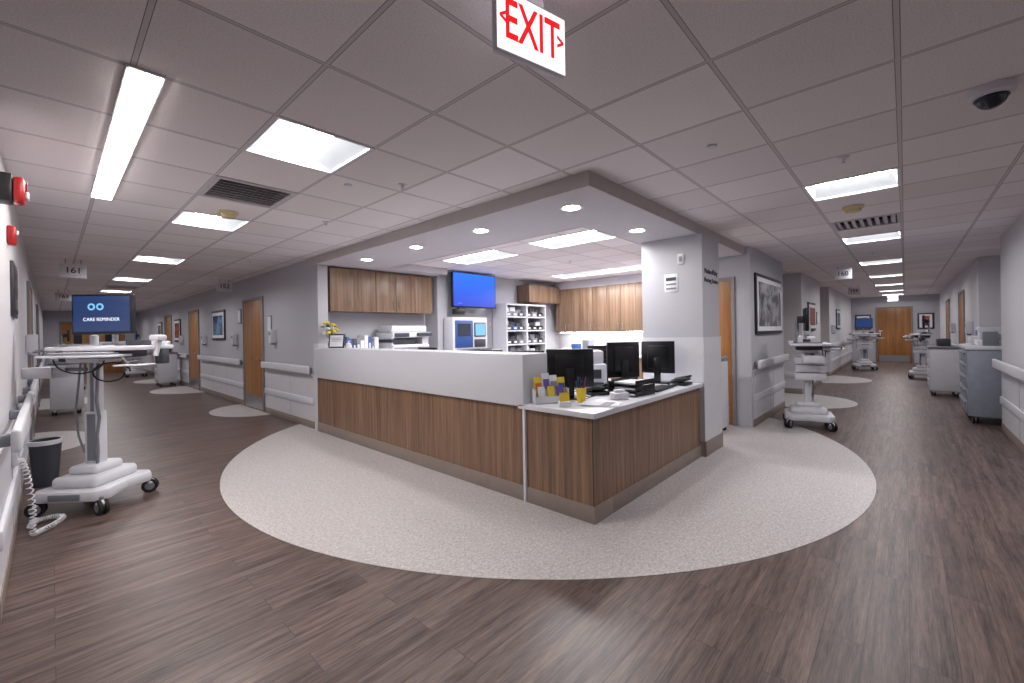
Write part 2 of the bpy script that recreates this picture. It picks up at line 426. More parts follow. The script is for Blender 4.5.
b=B(); b.box(13.62,15.38,YW-.02,2.19,.0005,.003,m_inlay); b.obj('floor_inlay_i')

# ---------------------------------------------------------------- reception desk
b=B()
b.box(2.69,2.95,2.36,6.44,.13,.80,m_deskwood)
b.box(2.69,4.90,1.69,2.30,.13,.78,m_deskwood)
b.box(2.69,2.95,2.30,2.36,.13,.78,m_deskwood)
b.box(2.682,2.95,1.682,6.44,0.003,.13,m_base,.002); b.box(2.95,4.90,1.682,2.30,0.003,.13,m_base,.002)
b.box(2.655,4.910,1.655,2.40,.78,.822,m_white,.006)
b.box(2.95,3.62,2.40,6.12,.72,.76,m_white,.005)
b.box(2.95,2.97,2.4,6.42,.13,.8,m_white)
b.box(2.655,2.985,2.335,6.44,.80,1.235,m_white,.006)
b.box(2.668,2.965,2.335,2.36,.0035,.80,m_white,.002)
b.box(2.684,2.69,1.69,1.6945,.13,.78,m_seam)
b.obj('reception_desk')
TZ=1.237

def cabinets(b,x0,x1,y0,y1,z0,z1,n,m,handles=True):
    b.box(x0,x1,y0+.02,y1,z0,z1,m); w=(x1-x0)/n
    b.box(x0,x1,y0+.018,y0+.021,z0,z1,m_seam)
    for i in range(n):
        b.box(x0+i*w+.003,x0+(i+1)*w-.003,y0,y0+.018,z0+.003,z1-.003,m,.002)
        hx=x0+i*w+(w-.05 if i%2==0 else .05)
        if handles:
            b.cyl((hx,y0-.022,z0+.05),(hx,y0-.022,z0+.19),.005,m_met,seg=8)
            for hz in (z0+.06,z0+.18): b.cyl((hx,y0-.022,hz),(hx,y0,hz),.004,m_met,seg=6)
b=B(); cabinets(b,0,1.92,-.35,0,1.79,2.47,5,m_cabwood); b.obj('upper_cabinet',(2.90,6.79,0))
b=B(); cabinets(b,0,1.88,-.6,0,.1,.86,4,m_cabwood); b.box(0,1.89,-.63,0,.86,.90,m_white,.005); b.box(0,1.88,-.55,0,0.0,.1,m_base); b.obj('base_cabinet',(3.0,6.79,0))
b=B(); cabinets(b,0,3.1,-.35,0,1.40,2.42,9,m_cabwood); b.box(.0,3.1,-.35,0,2.42,2.59,m_soff)
b.box(.1,3.0,-.30,-.22,1.385,1.398,m_under); b.obj('upper_cabinet',(8.64,6.2,0),-R90)
b=B(); cabinets(b,0,3.1,-.6,0,.1,.86,6,m_cabwood); b.box(0,3.1,-.63,0,.86,.90,m_white,.005); b.box(0,3.1,-.55,0,0.0,.1,m_base); b.obj('base_cabinet',(8.64,6.2,0),-R90)
b=B(); cabinets(b,0,1.12,-.35,0,2.08,2.47,3,m_cabwood,False); b.obj('upper_cabinet',(7.12,6.39,0))
b=B()
for i in range(9):
    w_=random.uniform(.1,.22); h_=random.uniform(.1,.34); b.box(i*.3,i*.3+w_,-.15,.1,0,h_,random.choice([m_pap,m_plg,m_blue,m_plw,m_dkg]),.008)
b.obj('counter_supplies',(8.35,6.0,.902),-R90)
# binder row beside copier
b=B(); x=0
while x<.6:
    t=random.uniform(.05,.08); h_=random.uniform(.36,.52); b.box(x,x+t-.004,-.12,.14,0,h_,random.choice([m_dkg,m_blue,m_pap,m_plg,m_blk]),.004); b.box(x+.012,x+t-.018,-.122,-.119,h_*.5,h_*.8,m_pap); x+=t
b.obj('binder_row',(3.05,6.5,.902))

b=B(); W=1.3; D=.4; H=2.02
b.box(0,.03,-D,0,0,H,m_plw); b.box(W-.03,W,-D,0,0,H,m_plw); b.box(.03,W-.03,-.02,0,0,H,m_plg)
b.box(.03,W-.03,-D,-.02,H-.03,H,m_plw); b.box(W/2-.02,W/2+.02,-D,-.02,0.02,H-.03,m_plw)
zs=[.0,.3,.6,.88,1.15,1.44,1.73]
for z in zs:
    b.box(.03,W-.03,-D,-.02,z,z+.025,m_plw)
    for x0 in (.04,W/2+.03):
        for q in range(3):
            x=x0+q*.192; h=random.uniform(.14,.2); mm=random.choice([m_blk,m_dkg,m_dkg,m_blue,m_plg,m_dkg])
            b.box(x,x+.18,-D+.05,-.04,z+.0255,z+.0255+h*.55,mm,.006); b.box(x+.01,x+.17,-D+.12,-.05,z+.03,z+.03+h,random.choice([m_pap,m_dkg,m_plg]),.004)
            b.box(x+.05,x+.13,-D+.046,-D+.05,z+.05,z+.085,m_pap)
b.obj('supply_bin_rack',(6.32,6.38,0))
b=B(); W=.95
b.box(0,W,-.5,0,0.02,1.08,m_plw,.01); b.box(.04,W-.04,-.30,-.02,1.08,1.72,m_plw,.015)
for i in range(4):
    b.box(.03,W-.03,-.515,-.5,.12+i*.23,.33+i*.23,m_plg,.004); b.box(.3,W-.3,-.535,-.515,.28+i*.23,.30+i*.23,m_met)
b.box(.08,.52,-.312,-.30,1.15,1.66,m_blue,.004); b.box(.14,.46,-.315,-.312,1.36,1.60,m_glass); b.box(.56,.85,-.32,-.30,1.35,1.62,m_blk,.004); b.box(.575,.835,-.323,-.32,1.37,1.60,m_scrl)
b.box(.56,.85,-.31,-.30,1.15,1.3,m_dkg,.004); b.box(.1,.85,-.48,-.32,1.081,1.12,m_dkg,.005)
b.obj('medication_dispenser',(4.96,6.38,0))
b=B(); b.box(-.56,.56,-.05,0,-.33,.33,m_blk,.008); b.box(-.15,.15,0,.24,-.12,.12,m_dkg); b.box(-.50,-.25,-.03,.06,-.46,-.36,m_blk,.01); b.box(-.4,-.36,0,.03,-.38,-.3,m_blk)
o=b.obj('wall_tv',(5.58,6.15,2.235)); 
b=B(); b.box(-.54,.54,-.053,-.0495,-.305,.315,m_tv); b.obj('screen',(0,0,0),0,o)
text(o,'screen_caption','- - -',.06,(-.40,-.055,-.25),0,m_scrw,.0005)
b=B(); b.box(-.02,.02,-.01,0,-.04,.04,m_plw,.003); b.obj('wall_thermostat',(6.25,6.39,1.6))
b=B(); b.box(-.32,.32,-.26,.26,0.005,.30,m_plw,.02); b.box(-.30,.30,-.275,-.25,.04,.14,m_plg,.004); b.box(-.30,.30,-.275,-.25,.16,.26,m_plg,.004)
b.box(-.30,.12,-.2,.24,.30,.38,m_dkg,.01); b.box(-.33,.33,-.27,.26,.40,.48,m_plw,.015); b.box(-.31,.31,-.2,.25,.48,.58,m_plw,.025); b.box(.08,.32,-.34,-.26,.42,.47,m_dkg,.01)
b.box(.1,.3,-.335,-.28,.471,.474,m_scrl); b.box(.2,.31,-.24,.24,.30,.4,m_plw)
b.box(-.30,-.05,-.275,-.268,.41,.47,m_dkg,.002)
for z in (.3,.38): b.box(-.31,-.27,-.2,.24,z,z+.03,m_plw)
o=b.obj('office_printer',(4.2,6.47,.90)); o.scale=(1.15,1,1.15)

def monitor(w=.50,h=.31,up=.13):
    b=B(); 
    b.box(-w/2,w/2,-.018,.018,up,up+h,m_blk,.008); b.box(-w/2+.015,w/2-.015,-.0205,-.016,up+.018,up+h-.015,m_scr)
    b.box(-w*.3,w*.3,.018,.045,up+.05,up+h-.05,m_blk,.012)
    b.box(-.035,.035,.03,.065,0.01,up+h*.5,m_blk,.008); b.box(-.12,.12,-.09,.10,0,.012,m_blk,.005)
    return b
mon=monitor(.42,.34,.10).obj('computer_monitor',(3.15,2.21,.824),math.radians(127))
mon2=monitor(.36,.36,.11).obj('computer_monitor',(4.66,2.06,.824),math.radians(104))
mon3=monitor(.34,.36,.12).obj('computer_monitor',(3.96,2.12,.824),math.radians(140))
inst(mon2,'computer_monitor',(3.32,3.40,.762),math.radians(90)); inst(mon2,'computer_monitor',(3.32,2.85,.762),math.radians(110))
inst(mon3,'computer_monitor',(3.35,4.6,.762),math.radians(95)); inst(mon,'computer_monitor',(4.62,2.72,.801),math.radians(125))
def tower():
    b=B(); b.box(-.045,.045,-.16,.16,0,.30,m_dkg,.006); b.box(-.04,.04,-.165,-.158,.02,.28,m_blk)
    for i in range(6): b.box(-.03,.03,-.168,-.164,.05+i*.02,.06+i*.02,m_plg)
    return b
tw=tower().obj('computer_tower',(4.32,2.20,.824),math.radians(-60))
b=B(); b.box(-.24,.24,-.2,.2,0,.26,m_plw,.02); b.box(-.20,.20,-.23,-.15,.03,.06,m_dkg); b.box(-.18,.18,-.206,-.195,.10,.2,m_dkg,.004); b.box(-.22,.22,-.12,.19,.26,.40,m_plw,.02); b.box(-.2,-.02,-.21,-.12,.26,.30,m_plg,.006)
b.obj('label_printer',(4.10,2.70,.801),math.radians(-50))
b=B(); b.box(3.63,4.9,2.41,2.98,.76,.80,m_white,.005); b.box(3.7,3.74,2.5,2.9,0.003,.76,m_plg); b.box(4.84,4.88,2.5,2.9,.003,.76,m_plg); b.obj('inner_work_table')
def phone():
    b=B(); b.prism([(-.1,-.1),(.1,-.1),(.1,.1),(-.1,.1)],0,.03,m_blk,.006)
    b.box(-.09,.09,-.08,.09,.03,.06,m_blk,.01,rot=Matrix.Rotation(math.radians(14),4,'X'))
    b.box(-.095,-.05,-.09,.1,.06,.085,m_blk,.012,rot=Matrix.Rotation(math.radians(14),4,'X'))
    b.box(0,.08,.02,.07,.075,.08,m_plg,.001,rot=Matrix.Rotation(math.radians(14),4,'X'))
    for i in range(3):
        for k in range(4): b.box(-.02+i*.03,0+i*.03,-.07+k*.022,-.055+k*.022,.048+k*.006,.058+k*.006,m_plg)
    return b
ph=phone().obj('desk_phone',(3.50,2.16,.824),math.radians(150)); inst(ph,'desk_phone',(4.62,1.80,.824),math.radians(180))
b=B(); b.box(-.22,.22,-.07,.07,0,.018,m_blk,.005)
for i in range(14):
    for k in range(4): b.box(-.205+i*.03,-.18+i*.03,-.055+k*.029,-.031+k*.029,.018,.023,m_dkg)
kb=b.obj('keyboard',(4.14,1.82,.824),math.radians(3))
b=B(); b.sph((0,0,.016),.035,m_blk,(.8,1.3,.5),14); b.tube([(0,.04,.01),(.02,.12,.005),(-.03,.18,.005)],.002,m_blk,5); b.obj('computer_mouse',(4.45,1.80,.824),.4)
b=B()
rx=Matrix.Rotation(math.radians(-12),4,'X')
for i,(m,h) in enumerate(((m_yel,.22),(m_pap,.25),(m_pap,.23),(m_yel,.21))):
    b.box(-.14+i*.07,-.075+i*.07,0,.012,.02,h,m,rot=rx); b.box(-.133+i*.07,-.082+i*.07,-.004,0,.12,h-.05,(m_org,m_pur,m_plg,m_blue)[i],rot=rx)
for i,m in enumerate((m_pap,m_yel,m_pur)): b.box(-.12+i*.085,-.06+i*.085,-.03,-.022,.01,.14,m,rot=rx)
b.box(-.15,.15,-.045,-.041,0,.06,m_plw); b.box(-.15,.15,-.045,.04,0,.01,m_plw); b.box(-.15,.15,.036,.04,0,.14,m_plw)
for x in (-.15,.146): b.box(x,x+.004,-.045,.04,0,.12,m_plw)
b.obj('brochure_holder',(2.85,2.20,.824),math.radians(-30))
b=B(); b.lathe([(0,.0),(.036,.0),(.042,.12),(.038,.12),(.033,.006),(0,.006)],m_yel)
for i in range(9):
    a=i*.7; b.cyl((.012*math.cos(a),.012*math.sin(a),.02),(.042*math.cos(a),.042*math.sin(a),.17+.02*(i%3)),.0045,random.choice([m_blk,m_blue,m_red]),seg=8)
b.obj('pen_cup',(3.04,2.02,.824))
b=B(); b.box(-.045,.045,-.035,.035,0,.04,m_pap,.004); b.box(-.04,.04,-.004,0,.04,.11,m_yel,rot=Matrix.Rotation(math.radians(-10),4,'X')); b.obj('note_holder',(2.77,2.0,.824),math.radians(-40))
b=B(); b.box(-.07,.07,-.05,.05,0,.06,m_plw,.008); b.box(-.05,.05,-.02,.02,.06,.085,m_pap,.01); b.obj('tissue_box',(3.36,1.84,.824),math.radians(-30))
b=B()
for i in range(5): b.box(-.105,.105,-.148,.148,i*.002,i*.002+.0015,m_pap,rot=Matrix.Rotation(i*.07,4,'Z'))
b.box(-.08,.08,-.10,-.02,.0105,.0115,m_plg)
b.obj('paper_stack',(3.02,1.82,.824),.2)
b=B(); b.lathe([(0,0),(.038,0),(.042,.09),(.038,.09),(.034,.008),(0,.008)],m_blk); b.tube([(.04,0,.07),(.065,0,.065),(.068,0,.04),(.04,0,.025)],.005,m_blk,8); b.obj('coffee_mug',(3.72,2.12,.824),1.0)
b=B()
for i in range(3):
    b.box(-.13,.13,-.16,.16,i*.05,i*.05+.006,m_blk); b.box(-.11,.11,-.14,.14,i*.05+.007,i*.05+.022,m_pap)
    for x in (-.13,.126): b.box(x,x+.004,-.16,.16,i*.05,i*.05+.045,m_blk)
b.obj('paper_tray',(3.70,1.88,.824),math.radians(84))
b=B()
for q in range(6):
    x0=3.1+q*.2; pts=[(x0+.10*math.sin(t*.5+q)+t*.015,2.30+.03*math.cos(t*.8+q*2),.829+.05*abs(math.sin(t*.45+q))) for t in range(14)]
    b.tube(pts,.0045,m_blk,6)
for q in range(3):
    x0=3.2+q*.42; pts=[(x0+.09*math.sin(t*.5+q),2.03+.03*math.cos(t*.8+q*2),.829+.03*abs(math.sin(t*.45+q))) for t in range(12)]
    b.tube(pts,.004,m_blk,6)
b.obj('desk_cables')
b=B(); b.lathe([(0,0),(.03,0),(.045,.05),(.03,.10),(.022,.12),(.03,.135),(.026,.135),(.018,.12),(0,.11)],m_plg)
for i in range(26):
    a=random.uniform(0,6.28); rr=random.uniform(.02,.11); h=random.uniform(.2,.38)
    p=(rr*math.cos(a),rr*math.sin(a),h); b.tube([(0,0,.1),(p[0]*.4,p[1]*.4,.1+(h-.1)*.5),p],.002,m_grn,5)
    if i%4==3: b.sph(p,.025,m_grn,(1.4,1.4,.4),8)
    else: b.sph(p,.028,m_yel if i%3 else m_pap,(1,1,.8),10)
b.obj('flower_vase',(2.84,6.31,TZ))
b=B(); b.box(-.125,.125,-.01,.01,0,.20,m_blk,.003,rot=Matrix.Rotation(math.radians(-8),4,'X')); b.box(-.105,.105,-.0125,-.009,.018,.182,m_pap,rot=Matrix.Rotation(math.radians(-8),4,'X'))
for i in range(5): b.box(-.08,.08,-.014,-.012,.05+i*.022,.056+i*.022,m_plg,rot=Matrix.Rotation(math.radians(-8),4,'X'))
b.box(-.03,.03,-.002,.07,0,.008,m_blk)
b.obj('framed_notice',(2.80,6.02,TZ+.001),math.radians(-60))
b=B(); b.lathe([(0,0),(.035,0),(.035,.06),(.028,.07),(.012,.075),(.012,.1),(0,.1)],m_plw); b.cyl((0,0,.1),(.03,0,.1),.004,m_plw,seg=8); b.obj('sanitizer_bottle',(2.84,5.75,TZ))

b=B(); b.box(0,.16,-.004,0,0,.21,m_pap,.001); b.box(.02,.14,-.0055,-.004,.03,.05,m_plg); b.box(.02,.14,-.0055,-.004,.08,.1,m_plg); b.box(.02,.14,-.0055,-.004,.13,.17,m_dkg)
b.obj('wall_notice',(4.92,2.08,1.86),-R90)
b=B(); b.box(0,.075,-.012,0,0,.12,m_plw,.004); b.box(.02,.055,-.016,-.012,.03,.09,m_plg,.002); b.obj('wall_switch',(4.92,1.92,2.17),-R90)
o=B().box(-.001,.001,-.001,.001,-.001,.001,m_dkg).obj('nursing_station_lettering',(5.21,1.648,2.02))
text(o,'lettering_top','Mother/Baby',.085,(0,0,.06),0,m_frame,.003); text(o,'lettering_bottom','Nursing Station',.075,(0,0,-.04),0,m_frame,.003)

b=B(); b.box(-.150,.150,-.014,.014,-.11,.10,m_plw,.005); b.box(-.146,.146,-.0165,-.013,-.105,.095,m_exw); b.box(-.146,.146,.013,.0165,-.105,.095,m_exw); b.cyl((0,0,.1),(0,0,.139),.05,m_plw)
o=b.obj('exit_sign',(1.148,0.95,2.461),math.radians(-13))
text(o,'exit_text','EXIT',.19,(0,-.018,-.004),0,m_exr,.001,sx=.62,bold=.002)
text(o,'arrow_left','<',.08,(-.123,-.018,0),0,m_exr,.001,bold=.002,sx=.7); text(o,'arrow_right','>',.08,(.123,-.018,0),0,m_exr,.001,bold=.002,sx=.7)
b=B(); b.box(-.15,.15,-.03,.03,-.1,.1,m_exw,.004); b.cyl((0,0,.1),(0,0,.14),.03,m_plw)
o=b.obj('exit_sign',(21.5,.33,2.46),-R90); text(o,'exit_text','EXIT',.15,(0,-.032,0),0,m_exr,.001,bold=.006)

def flag(num,x,y,facing,z=2.44):
    b=B(); b.box(-.14,.14,-.012,.012,-.11,.09,m_plw,.003); b.cyl((-.08,0,.08),(-.08,0,CZ-z),.006,m_met,seg=8); b.cyl((.08,0,.08),(.08,0,CZ-z),.006,m_met,seg=8)
    o=b.obj('room_number_sign',(x,y,z),FACE[facing]); text(o,'number',num,.12,(0,-.0135,-.005),0,m_blk,.001,bold=.001)
flag('161',.24,9.0,'-Y'); flag('152',2.42,10.2,'-Y',2.46); flag('160',10.5,.88,'-X',2.46); flag('159',15.5,1.05,'-X'); flag('163',.22,14.5,'-Y')
def smoke(): 
    b=B(); b.lathe([(0.085,0),(0.085,-.02),(0.07,-.028),(0.06,-.055),(0.02,-.063),(0,-.063)],m_beige); return b
sm=smoke().obj('smoke_detector',(5.35,.36,CZ)); inst(sm,'smoke_detector',(1.15,4.68,CZ))
def sprk():
    b=B(); b.lathe([(0.035,0),(0.033,-.005),(0.012,-.009),(.010,-.02),(0,-.02)],m_plw)
    for a in (0,math.pi): b.tube([(.008*math.cos(a),0,-.012),(.014*math.cos(a),0,-.024),(.003*math.cos(a),0,-.035)],.0025,m_met,6)
    b.cyl((0,0,-.038),(0,0,-.036),.013,m_met); return b
sp_=sprk().obj('fire_sprinkler',(1.9,2.9,CZ))
for p in ((3.75,.3),(1.95,4.4),(8.9,.36),(2.1,7.4),(13,.3),(5.9,4.1)): inst(sp_,'fire_sprinkler',(p[0],p[1],CZ))
b=B(); b.lathe([(.085,0),(.085,-.035),(.075,-.045),(.06,-.047)],m_plw); b.sph((0,0,-.045),.06,m_glass,(1,1,.95),20); b.lathe([(.062,-.047),(.064,-.052),(.058,-.055)],m_blk); b.obj('dome_security_camera',(3.2,-.33,CZ))
b=B(); b.lathe([(.03,0),(.03,-.01),(0,-.012)],m_plw); q=b.obj('ceiling_sensor',(2.9,.9,CZ)); inst(q,'ceiling_sensor',(1.6,3.2,CZ))

b=B(); b.box(0,.13,-.06,0,0,.16,m_blk,.006); b.box(.0,.13,-.11,-.06,0,.15,m_red,.02); b.box(.02,.11,-.125,-.11,.03,.07,m_plw,.006); b.cyl((.065,-.11,.105),(.065,-.118,.105),.03,m_red)
b.obj('fire_alarm_strobe',(XL,3.75,2.22),R90)
b=B(); b.box(0,.1,-.045,0,0,.13,m_red,.01); b.box(.02,.08,-.055,-.045,.07,.1,m_plw,.003); b.obj('fire_alarm_pull_station',(XL,4.6,2.1),R90)
b=B(); b.box(0,.5,-.02,0,0,.42,m_frame,.004); b.box(.03,.47,-.023,-.02,.03,.39,m_glass); b.obj('framed_photo',(XL,4.9,1.6),R90)
def picture(facing,x,y,w,z0,z1,m_in):
    b=B(); b.box(0,w,-.03,0,z0,z1,m_frame,.005); b.box(.05,w-.05,-.033,-.03,z0+.05,z1-.05,m_pap); b.box(.12,w-.12,-.035,-.033,z0+.12,z1-.12,m_in); b.obj('picture_frame',(x,y,0),FACE[facing])
def artmat(name,c0,c1,sc):
    m,nt,bb=newmat(name); tc=N(nt,'ShaderNodeTexCoord'); no=N(nt,'ShaderNodeTexNoise'); no.inputs['Scale'].default_value=sc; no.inputs['Detail'].default_value=5
    nt.links.new(tc.outputs['Object'],no.inputs['Vector']); r=ramp(nt,c0,c1,.42,.58); nt.links.new(no.outputs['Fac'],r.inputs['Fac']); nt.links.new(r.outputs['Color'],bb.inputs['Base Color']); bb.inputs['Roughness'].default_value=.2; return m
a1=artmat('art_monochrome',s(40,44,50),s(140,144,150),5); a2=artmat('art_blue',s(24,50,105),s(100,150,190),4); a3=artmat('art_red',s(120,24,34),s(180,100,76),6)
picture('-Y',7.0,YW,1.75,1.33,2.24,a1); picture('-X',XR,12.5,1.1,1.35,2.05,a2); picture('-X',XR,17.2,.9,1.3,2.0,a3)
picture('-Y',11.6,YW,1.0,1.35,2.0,a3); picture('-X',22.4,-.35,.45,1.3,1.9,a3); picture('-X',22.4,1.5,.5,1.3,1.9,a1); picture('-Y',17,YW,1,1.35,2.0,a2)
picture('-X',XR,20.3,.8,1.3,2.0,a1)
def disp(facing,x,y,z=1.25):
    b=B(); b.box(0,.12,-.1,0,0,.24,m_plw,.015); b.box(.02,.10,-.105,-.09,.14,.2,m_plg,.004); b.box(.03,.09,-.08,-.02,-.03,0,m_plg,.004); b.obj('sanitizer_dispenser',(x,y,z),FACE[facing])
disp('-X',XR,10.6); disp('-X',XR,13.3); disp('-X',XR,8.3,1.3); disp('-Y',11.2,YW); disp('-Y',15.8,YW); disp('+X',XL,7.6); disp('-X',XR,16.1)
disp('+Y',12.0,YR); disp('+Y',15.8,YR)
b=B(); b.box(0,.2,-.02,0,0,.3,m_plg,.004); b.box(.02,.18,-.023,-.02,.02,.28,m_pap); q=b.obj('door_sign',(XR,8.6,1.5),-R90); inst(q,'door_sign',(12.9,YW,1.5),0); inst(q,'door_sign',(XR,10.4,1.7),-R90)

b=B(); b.box(-.17,.17,-.2,.2,.06,.98,m_plw,.02); b.box(-.175,.175,-.205,.205,.98,1.03,m_plg,.01)
for i in range(3): b.box(-.15,.15,-.208,-.2,.12+i*.28,.36+i*.28,m_wains,.004); b.box(-.06,.06,-.225,-.208,.3+i*.28,.32+i*.28,m_met)
for x in(-.12,.12):
    for y in (-.15,.15): b.cyl((x,y,.003),(x,y,.06),.025,m_rub,seg=12)
b.obj('supply_cabinet',(6.25,2.0,0),-R90)

# ---------------------------------------------------------------- workstation on wheels
def caster(b,x,y,r=.055,ang=0):
    c,sn=math.cos(ang),math.sin(ang)
    for o_ in (-.02,.02):
        p=Vector((x-sn*o_,y+c*o_,r)); d=Vector((-sn*.011,c*.011,0))
        b.cyl(p-d,p+d,r,m_rub,seg=20); b.cyl(p-d*1.15,p+d*1.15,r*.6,m_plg,seg=16)
    b.box(x-.03,x+.03,y-.012,y+.012,r,r+.055,m_plg,.008); b.cyl((x,y,r+.045),(x,y,r+.085),.016,m_met,seg=10)
    b.sph((x,y,r+.03),.04,m_plw,(1,.9,.8),12)
def wow(sz=1.2,mw=.53,mh=.34,mz=None,ox=0.0,mx=0.0):
    b=B(); mz=mz or sz+.16
    b.prism([(-.22,-.29),(.22,-.29),(.29,-.22),(.24,0),(.29,.22),(.22,.29),(-.22,.29),(-.29,.22),(-.24,0),(-.29,-.22)],.11,.20,m_plw,.022)
    b.box(-.18,.18,-.22,.22,.19,.29,m_plw,.04,seg=3); b.box(-.12,.12,-.14,.14,.28,.36,m_plw,.035,seg=3)
    b.box(-.12,.12,-.296,-.282,.13,.18,m_plg,.004)
    for x in (-.25,.25):
        for y in (-.25,.25): caster(b,x,y,.06,ang=.4*x*y*20)
    b.box(-.06,.06,-.045,.045,.34,.80,m_plw,.014); b.box(-.035,.035,-.048,-.043,.38,.78,m_plg,.002)
    b.box(-.045,.045,-.033,.033,.78,sz-.08,m_wains,.01); b.box(-.015,.015,-.036,-.032,.8,sz-.12,m_plg,.002)
    b.box(-.14,.14,-.12,.12,sz-.14,sz-.05,m_plw,.02)
    b.box(-.16+ox,.16+ox,-.17,.14,sz-.10,sz-.035,m_dkg,.01)
    b.tube([(.05,-.05,.34),(.075,-.07,.47),(.06,-.06,.6),(.09,-.07,.75),(.06,-.06,.9),(.08,-.06,sz-.1)],.012,m_plg,8)
    b.tube([(-.06,-.04,.45),(-.10,-.05,.6),(-.12,-.05,.8),(-.08,-.04,sz-.12)],.008,m_plg,8)
    P=lambda pts:[(x+ox,y) for x,y in pts]
    b.prism(P([(-.33,-.26),(.33,-.26),(.39,-.18),(.40,.12),(.33,.22),(-.33,.22),(-.40,.12),(-.39,-.18)]),sz-.035,sz,m_plw,.01)
    b.box(-.30+ox,.30+ox,.18,.23,sz,sz+.035,m_plw,.012); b.box(-.36+ox,-.33+ox,-.15,.15,sz,sz+.02,m_plg,.006)
    b.box(-.27+ox,.27+ox,-.40,-.16,sz-.085,sz-.065,m_plw,.008); b.box(-.22+ox,.22+ox,-.37,-.23,sz-.065,sz-.048,m_plg,.004)
    for k in range(4):
        for i in range(13): b.box(-.205+i*.031+ox,-.18+i*.031+ox,-.36+k*.031,-.336+k*.031,sz-.048,sz-.043,m_pap)
    b.box(.27+ox,.47+ox,-.36,-.18,sz-.16,sz-.145,m_plw,.008); b.tube([(.25+ox,-.25,sz-.08),(.30+ox,-.27,sz-.12),(.34+ox,-.27,sz-.15)],.008,m_plg,6); b.sph((.37+ox,-.27,sz-.13),.035,m_dkg,(.8,1.3,.5),12)
    b.tube([(-.36+ox,-.1,sz-.02),(-.42+ox,-.22,sz-.03),(-.36+ox,-.34,sz-.04),(-.27+ox,-.36,sz-.07)],.012,m_plg,8)
    b.box(-.44,-.20,-.16,.08,sz-.26,sz-.245,m_plw,.006)
    for a in ((-.44,-.43,-.16,.08),(-.21,-.20,-.16,.08),(-.44,-.20,-.16,-.15),(-.44,-.20,.07,.08)): b.box(a[0],a[1],a[2],a[3],sz-.25,sz-.17,m_plw,.003)
    b.box(-.22,-.03,-.05,-.02,sz-.21,sz-.18,m_plg,.004)
    b.box(.36+ox,.43+ox,-.05,.03,sz-.16,sz-.03,m_dkg,.01); b.cyl((.39+ox,-.08,sz-.09),(.41+ox,-.05,sz+.06),.02,m_plw); b.box(.37+ox,.45+ox,-.13,-.02,sz+.04,sz+.09,m_plw,.015)
    pts=[(.2+.14*math.cos(t*.35),-.12+.02*t/6,sz-.2-.06*math.sin(t*.35)*1.3-.02) for t in range(19)]
    b.tube(pts,.007,m_blk,6)
    pts=[(.05+.2*math.cos(math.pi+t*.3),-.2,sz-.1-.12*abs(math.sin(t*.3))) for t in range(11)]; b.tube(pts,.006,m_blk,6)
    b.cyl((mx,.12,sz-.01),(mx,.12,mz+mh*.5),.022,m_met); b.box(-.07+mx,.07+mx,.07,.17,sz,sz+.02,m_plg,.005)
    b.box(-.05+mx,.05+mx,.03,.12,mz+mh*.5-.05,mz+mh*.5+.05,m_dkg,.008)
    b.box(-mw/2+mx,mw/2+mx,-.01,.035,mz,mz+mh,m_blk,.01); b.box(-mw/2+.018+mx,mw/2-.018+mx,-.013,-.009,mz+.025,mz+mh-.018,m_scr)
    b.box(-.25+ox,-.05+ox,-.15,.05,sz+.001,sz+.008,m_pap); b.box(.12+ox,.25+ox,-.05,.07,sz,sz+.05,m_dkg,.008); b.lathe([(0,0),(.03,0),(.03,.09),(.012,.1),(.012,.12),(0,.12)],m_plw,(-.26+ox,.1,sz))
    return b,mz
b,mz=wow(1.36,.50,.35,1.46,ox=.17,mx=.07); cart=b.obj('computer_cart',(.26,5.16,0),math.radians(-44))
for i,(x,z) in enumerate(((-.01,.24),(.06,.24))):
    bb=B(); bb.cyl((0,-.0005,0),(0,.0015,0),.03,m_scrl,seg=24); bb.cyl((0,-.001,0),(0,-.0005,0),.016,m_scr,seg=20); bb.obj('screen_logo_%d'%i,(x,-.0155,mz+z),0,cart)
text(cart,'screen_text','CARE REMINDER',.040,(.07,-.0145,mz+.13),0,m_scrw,.0005)
b,mz=wow(1.20,.46,.33,1.37)
for i in range(3): b.box(-.2,.2,-.2,.16,1.20-.30-i*.11,1.20-.20-i*.11,m_plw,.01); b.box(-.1,.1,-.21,-.2,1.20-.26-i*.11,1.20-.24-i*.11,m_plg,.003)
c2=b.obj('computer_cart',(7.4,1.04,0),math.radians(12))
inst(c2,'computer_cart',(18.2,1.0,0),math.radians(-80)); inst(c2,'computer_cart',(15.9,-.35,0),math.radians(180))
inst(c2,'computer_cart',(2.15,21.2,0),math.radians(-90)); inst(c2,'computer_cart',(.35,17.2,0),math.radians(90))

b=B(); L=1.05; D=.52
b.box(-L/2,L/2,-D/2,D/2,.11,1.06,m_metc,.012); b.box(-L/2-.02,L/2+.02,-D/2-.02,D/2+.02,1.06,1.12,m_plw,.015)
for i in range(5):
    z=.16+i*.178; b.box(-L/2+.03,L/2-.03,-D/2-.012,-D/2,z,z+.165,m_metc,.005); b.box(-L/2+.1,L/2-.1,-D/2-.03,-D/2-.012,z+.12,z+.14,m_plg,.004)
for x in (-.42,.42):
    for y in (-.18,.18): caster(b,x,y,.05)
b.box(-L/2,L/2,D/2-.02,D/2,1.12,1.22,m_plw,.005)
b.box(-.45,-.05,-.18,.18,1.12,1.24,m_plw,.02); b.box(-.40,-.1,-.1,.15,1.24,1.38,m_plw,.02); b.box(-.35,-.15,-.105,-.1,1.26,1.34,m_scr)
b.box(.05,.4,-.15,.15,1.12,1.2,m_pap,.01); b.box(.1,.3,-.12,.1,1.2,1.3,m_plw,.015); b.box(.32,.45,-.1,.05,1.12,1.32,m_plg,.01)
